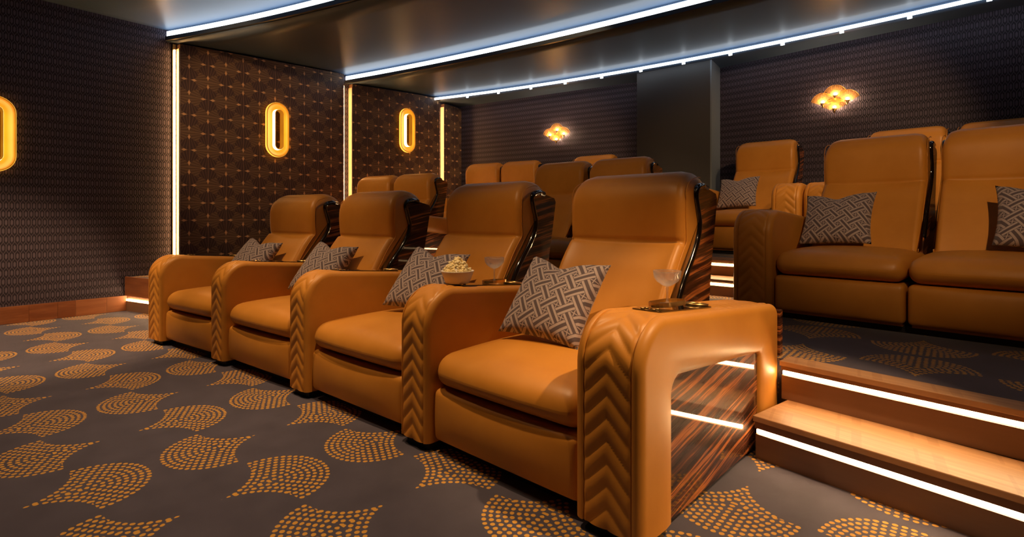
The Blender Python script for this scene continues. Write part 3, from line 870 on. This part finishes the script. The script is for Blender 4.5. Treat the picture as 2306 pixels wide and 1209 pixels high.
# popcorn bowl
p = arm_world(A4[0], A4[1], 0.245, 0.009)
bowl = tag(link('popcorn_bowl', lathe([(0.0, 0.0), (0.050, 0.0), (0.054, 0.003), (0.073, 0.052), (0.0735, 0.055), (0.0705, 0.055), (0.052, 0.008), (0.0, 0.006)], 40), CERAMIC, None, True), 'small white tapered bowl heaped with popcorn on a quilted leather arm', 'bowl')
bowl.location = p
pops = []
for k in range(5):
    bm = bmesh.new()
    for q in range(6):
        d = Vector((random.uniform(-1, 1), random.uniform(-1, 1), random.uniform(-1, 1))).normalized() * random.uniform(0.003, 0.0062)
        bmesh.ops.create_icosphere(bm, subdivisions=2, radius=random.uniform(0.0042, 0.0068), matrix=Matrix.Translation(d))
    for v in bm.verts: v.co += Vector((mnoise.noise(v.co * 300), mnoise.noise(v.co * 300 + Vector((5, 0, 0))), mnoise.noise(v.co * 300 + Vector((0, 7, 0))))) * 0.0012
    pops.append(from_bm(bm, 'popcorn'))
for k in range(120):
    while True:
        a, r = random.uniform(0, 2 * PI), 0.057 * math.sqrt(random.random())
        top = 0.056 + 0.056 * max(0.0, 1 - (r / 0.058) ** 1.3)
        z = max(0.055, top - (random.random() ** 2) * 0.02); break
    o = link('popcorn', pops[k % 5], POP, None, True); tag(o, 'pale yellow popped kernel heaped in the white bowl', 'popcorn', 'popcorn in the bowl')
    o.location = (p.x + r * math.cos(a), p.y + r * math.sin(a), p.z + z); o.rotation_euler = (random.uniform(0, 6), random.uniform(0, 6), random.uniform(0, 6))
def tray_mesh(L, W_, h):
    bm = bmesh.new(); n = 12
    def outline(l, w_):
        r = w_ / 2; pts = []
        for sgn, a0 in ((1, -90), (-1, 90)):
            for k in range(n + 1):
                a = math.radians(a0 + 180 * k / n); pts.append((sgn * (l / 2 - r) + r * math.cos(a), r * math.sin(a)))
        return pts
    rings = [(outline(L, W_), 0.0), (outline(L, W_), h), (outline(L - 0.004, W_ - 0.004), h), (outline(L - 0.004, W_ - 0.004), 0.003)]
    V = [[bm.verts.new((x, y, z)) for x, y in o_] for o_, z in rings]
    m_ = len(V[0])
    for a, b in zip(V, V[1:]):
        for k in range(m_): bm.faces.new((a[k], a[(k + 1) % m_], b[(k + 1) % m_], b[k]))
    bm.faces.new(V[0]); bm.faces.new(V[-1])
    return from_bm(bm, 'tray')
def tray(label, p, L, W_, h, rz):
    o = tag(link('brass_tray', tray_mesh(L, W_, h), BRASS), label, 'tray', 'brass trays'); o.location = p; o.rotation_euler = (slope * 0.6, 0, rz); return o
p = arm_world(A4[0], A4[1], 0.475, 0.010); tray('low brass tray under the coupe glass beside the popcorn bowl', p, 0.125, 0.085, 0.012, 1.45)
coupe('clear cut-glass coupe beside the popcorn bowl', (p.x, p.y, p.z + 0.0045))
p = arm_world(A5[0], A5[1], 0.375, 0.012); tray('oblong brass tray on the arched end arm over the black control panel', p, 0.150, 0.082, 0.016, 1.35)
coupe('clear cut-glass coupe on the oblong brass tray of the arched end arm', (p.x, p.y, p.z + 0.0045))

# ------------------------------------------------------------------ ring sconces on the left wall
def stadium(o_, half, n=16):
    pts = []
    for c, a0 in ((half, 0), (-half, 180)):
        for k in range(n + 1):
            a = math.radians(a0 + 180 * k / n); pts.append((o_ * math.cos(a), c + o_ * math.sin(a)))
    return pts
def stad_band(prof, half):
    bm = bmesh.new(); V = [[bm.verts.new((d, y, z)) for y, z in stadium(o_, half)] for o_, d in prof]; n = len(V[0])
    for a, b in zip(V, V[1:]):
        for k in range(n): bm.faces.new((a[k], a[(k + 1) % n], b[(k + 1) % n], b[k]))
    return from_bm(bm, 'ring')
def ring_sconce(label, y, z, x):
    t = thing('ring_sconce', label, 'wall lamp', (x, y, z), 0, 'oval ring sconces'); H = 0.187
    link('core', stad_band([(0.044, 0.0), (0.044, 0.072), (0.047, 0.076), (0.053, 0.075)], H), RINGMAT, t, True)
    link('led_band', stad_band([(0.0535, 0.074), (0.0555, 0.045), (0.0575, 0.018)], H), LED_RING, t)
    link('ring', stad_band([(0.058, 0.017), (0.075, 0.014), (0.095, 0.018), (0.112, 0.030), (0.127, 0.044), (0.134, 0.046), (0.138, 0.043)], H), RINGMAT, t, True)
    link('outer_glow_rim', stad_band([(0.1385, 0.0425), (0.141, 0.036), (0.141, 0.010)], H), LED_RIM, t, True)
    link('back_plate', stad_band([(0.040, 0.001), (0.040, 0.004), (0.136, 0.004), (0.136, 0.001)], H), BRASS, t)
    return t
ring_sconce('glowing amber oval ring sconce on the dark hexagon wall', 0.735, 1.655, XL + 0.002)
ring_sconce('glowing amber oval ring sconce on the wide fan panel', 3.20, 1.98, XP + 0.002)
ring_sconce('glowing amber oval ring sconce on the fan panel nearer the back wall', 5.19, 2.215, XP + 0.002)

# ------------------------------------------------------------------ fan sconces on the back wall
def fan_sconce(label, wall, lx, z):
    t = thing('fan_sconce', label, 'wall lamp', (0, 0, 0), 0, 'fan-shaped wall sconces')
    M = Matrix.Translation(wall.location) @ Matrix.Rotation(wall.rotation_euler.z, 4, 'Z') @ Matrix.Translation((lx, 0, z)); t.matrix_world = M
    link('back_plate', lathe([(0, 0), (0.045, 0), (0.045, 0.008), (0, 0.008)], 20), BRASS, t).rotation_euler = (PI / 2, 0, 0)
    for cx, cz, dy in ((0.0, 0.085, 0.030), (-0.114, 0.018, 0.042), (0.114, 0.018, 0.042), (0.0, -0.055, 0.058)):
        n, m_ = 18, 6
        def fn(i, j):
            a = math.radians(90 - 66 + 132 * i / n); r = 0.022 + 0.098 * j / m_
            bow = 0.014 * (1 - ((i / n - 0.5) * 2) ** 2) * (j / m_)
            return (cx + r * math.cos(a), -dy - 0.012 - bow, cz - 0.050 + r * math.sin(a) * 1.12)
        s = link('fan_shade', grid(fn, n + 1, m_ + 1), SHADE, t, True)
        bm = bmesh.new()
        pts = [fn(i, m_) for i in range(n + 1)]; bm.free()
        link('shade_rim', tube(pts, 0.0022, 6), BRASS, s, True)
        b = link('bulb', lathe([(0, 0.026), (0.010, 0.022), (0.014, 0.010), (0.010, 0.0), (0, 0.0)], 14), BULB, t, True); b.location = (cx, -dy + 0.006, cz - 0.018)
        c = link('brass_cone', lathe([(0.0, -0.050), (0.004, -0.046), (0.024, 0.0), (0.0, 0.002)], 18), BRASS, t, True); c.location = (cx, -dy - 0.006, cz - 0.022)
        st = link('arm', tube([(cx * 0.25, -0.006, cz * 0.2), (cx * 0.7, -dy * 0.5, cz * 0.8 - 0.02), (cx, -dy, cz - 0.026)], 0.005, 8), BRASS, t, True)
    return t
def wall_lx(wall, x): return (x - wall.location.x) / math.cos(wall.rotation_euler.z)
fan_sconce('four-fan amber glass sconce between the corner loveseat and the grey column', wb1, wall_lx(wb1, -4.50), 2.125)
fan_sconce('four-fan amber glass sconce above the armchair with the small cushion', wb2, wall_lx(wb2, -0.965), 2.14)

# ------------------------------------------------------------------ unseen downlights, most of them added to light the room
def downlight(i, x, y, z, tx, ty, tz, power, ang=62, blend=0.55, size=0.03):
    t = thing('unseen_downlight', 'unseen brass ceiling downlight placed to light the room', 'downlight', (x, y, z), 0, 'ceiling downlights')
    link('trim_ring', ring_me(0.030, 0.045, 0.008), BRASS, t, True).location = (0, 0, -0.008)
    link('lens', lathe([(0, 0.0), (0.030, 0.0)], 20), LENS, t).location = (0, 0, -0.002)
    l = bpy.data.lights.new('unseen_downlight_lamp', 'SPOT'); l.energy = power * SPOT; l.color = WARM; l.spot_size = math.radians(ang); l.spot_blend = blend; l.shadow_soft_size = size
    o = bpy.data.objects.new('unseen_downlight_lamp', l); COL.objects.link(o); o.parent = t; o.location = (0, 0, -0.015)
    o.rotation_euler = Vector((tx - x, ty - y, tz - z)).to_track_quat('-Z', 'Y').to_euler()
for i, a in enumerate([
    (-3.62, 1.12, 2.885, -3.60, 1.40, 0.5, 110, 74, 1.0), (-1.72, 1.12, 2.885, -1.70, 1.40, 0.5, 110, 74, 1.0),          # over the front row
    (-5.2, 0.3, 2.885, -5.5, 0.8, 0.0, 260, 62), (-4.6, 1.35, 2.885, -6.3, 3.3, 1.7, 45, 60), (0.55, 1.75, 2.885, -0.62, 1.95, 0.32, 190, 36), (-2.7, 0.55, 2.885, -2.7, 0.60, 0.0, 60, 84, 1.0), (0.45, 0.75, 2.885, 0.15, 1.5, 0.1, 30, 75),  # added to brighten the left floor, fan panels, end arm and carpet
    (0.75, 0.5, 2.885, -0.25, 4.3, 1.15, 200, 36, 1.0), (-1.9, 0.6, 2.885, -2.6, 4.4, 1.35, 80, 24), (-3.3, 0.8, 2.885, -5.2, 4.2, 1.3, 130, 28),
    (0.3, 3.3, 2.80, -1.2, 6.2, 1.6, 130, 52), (-1.9, 3.5, 2.81, -4.9, 6.2, 1.6, 140, 48)]): downlight(i, *a)  # added to brighten the rear row
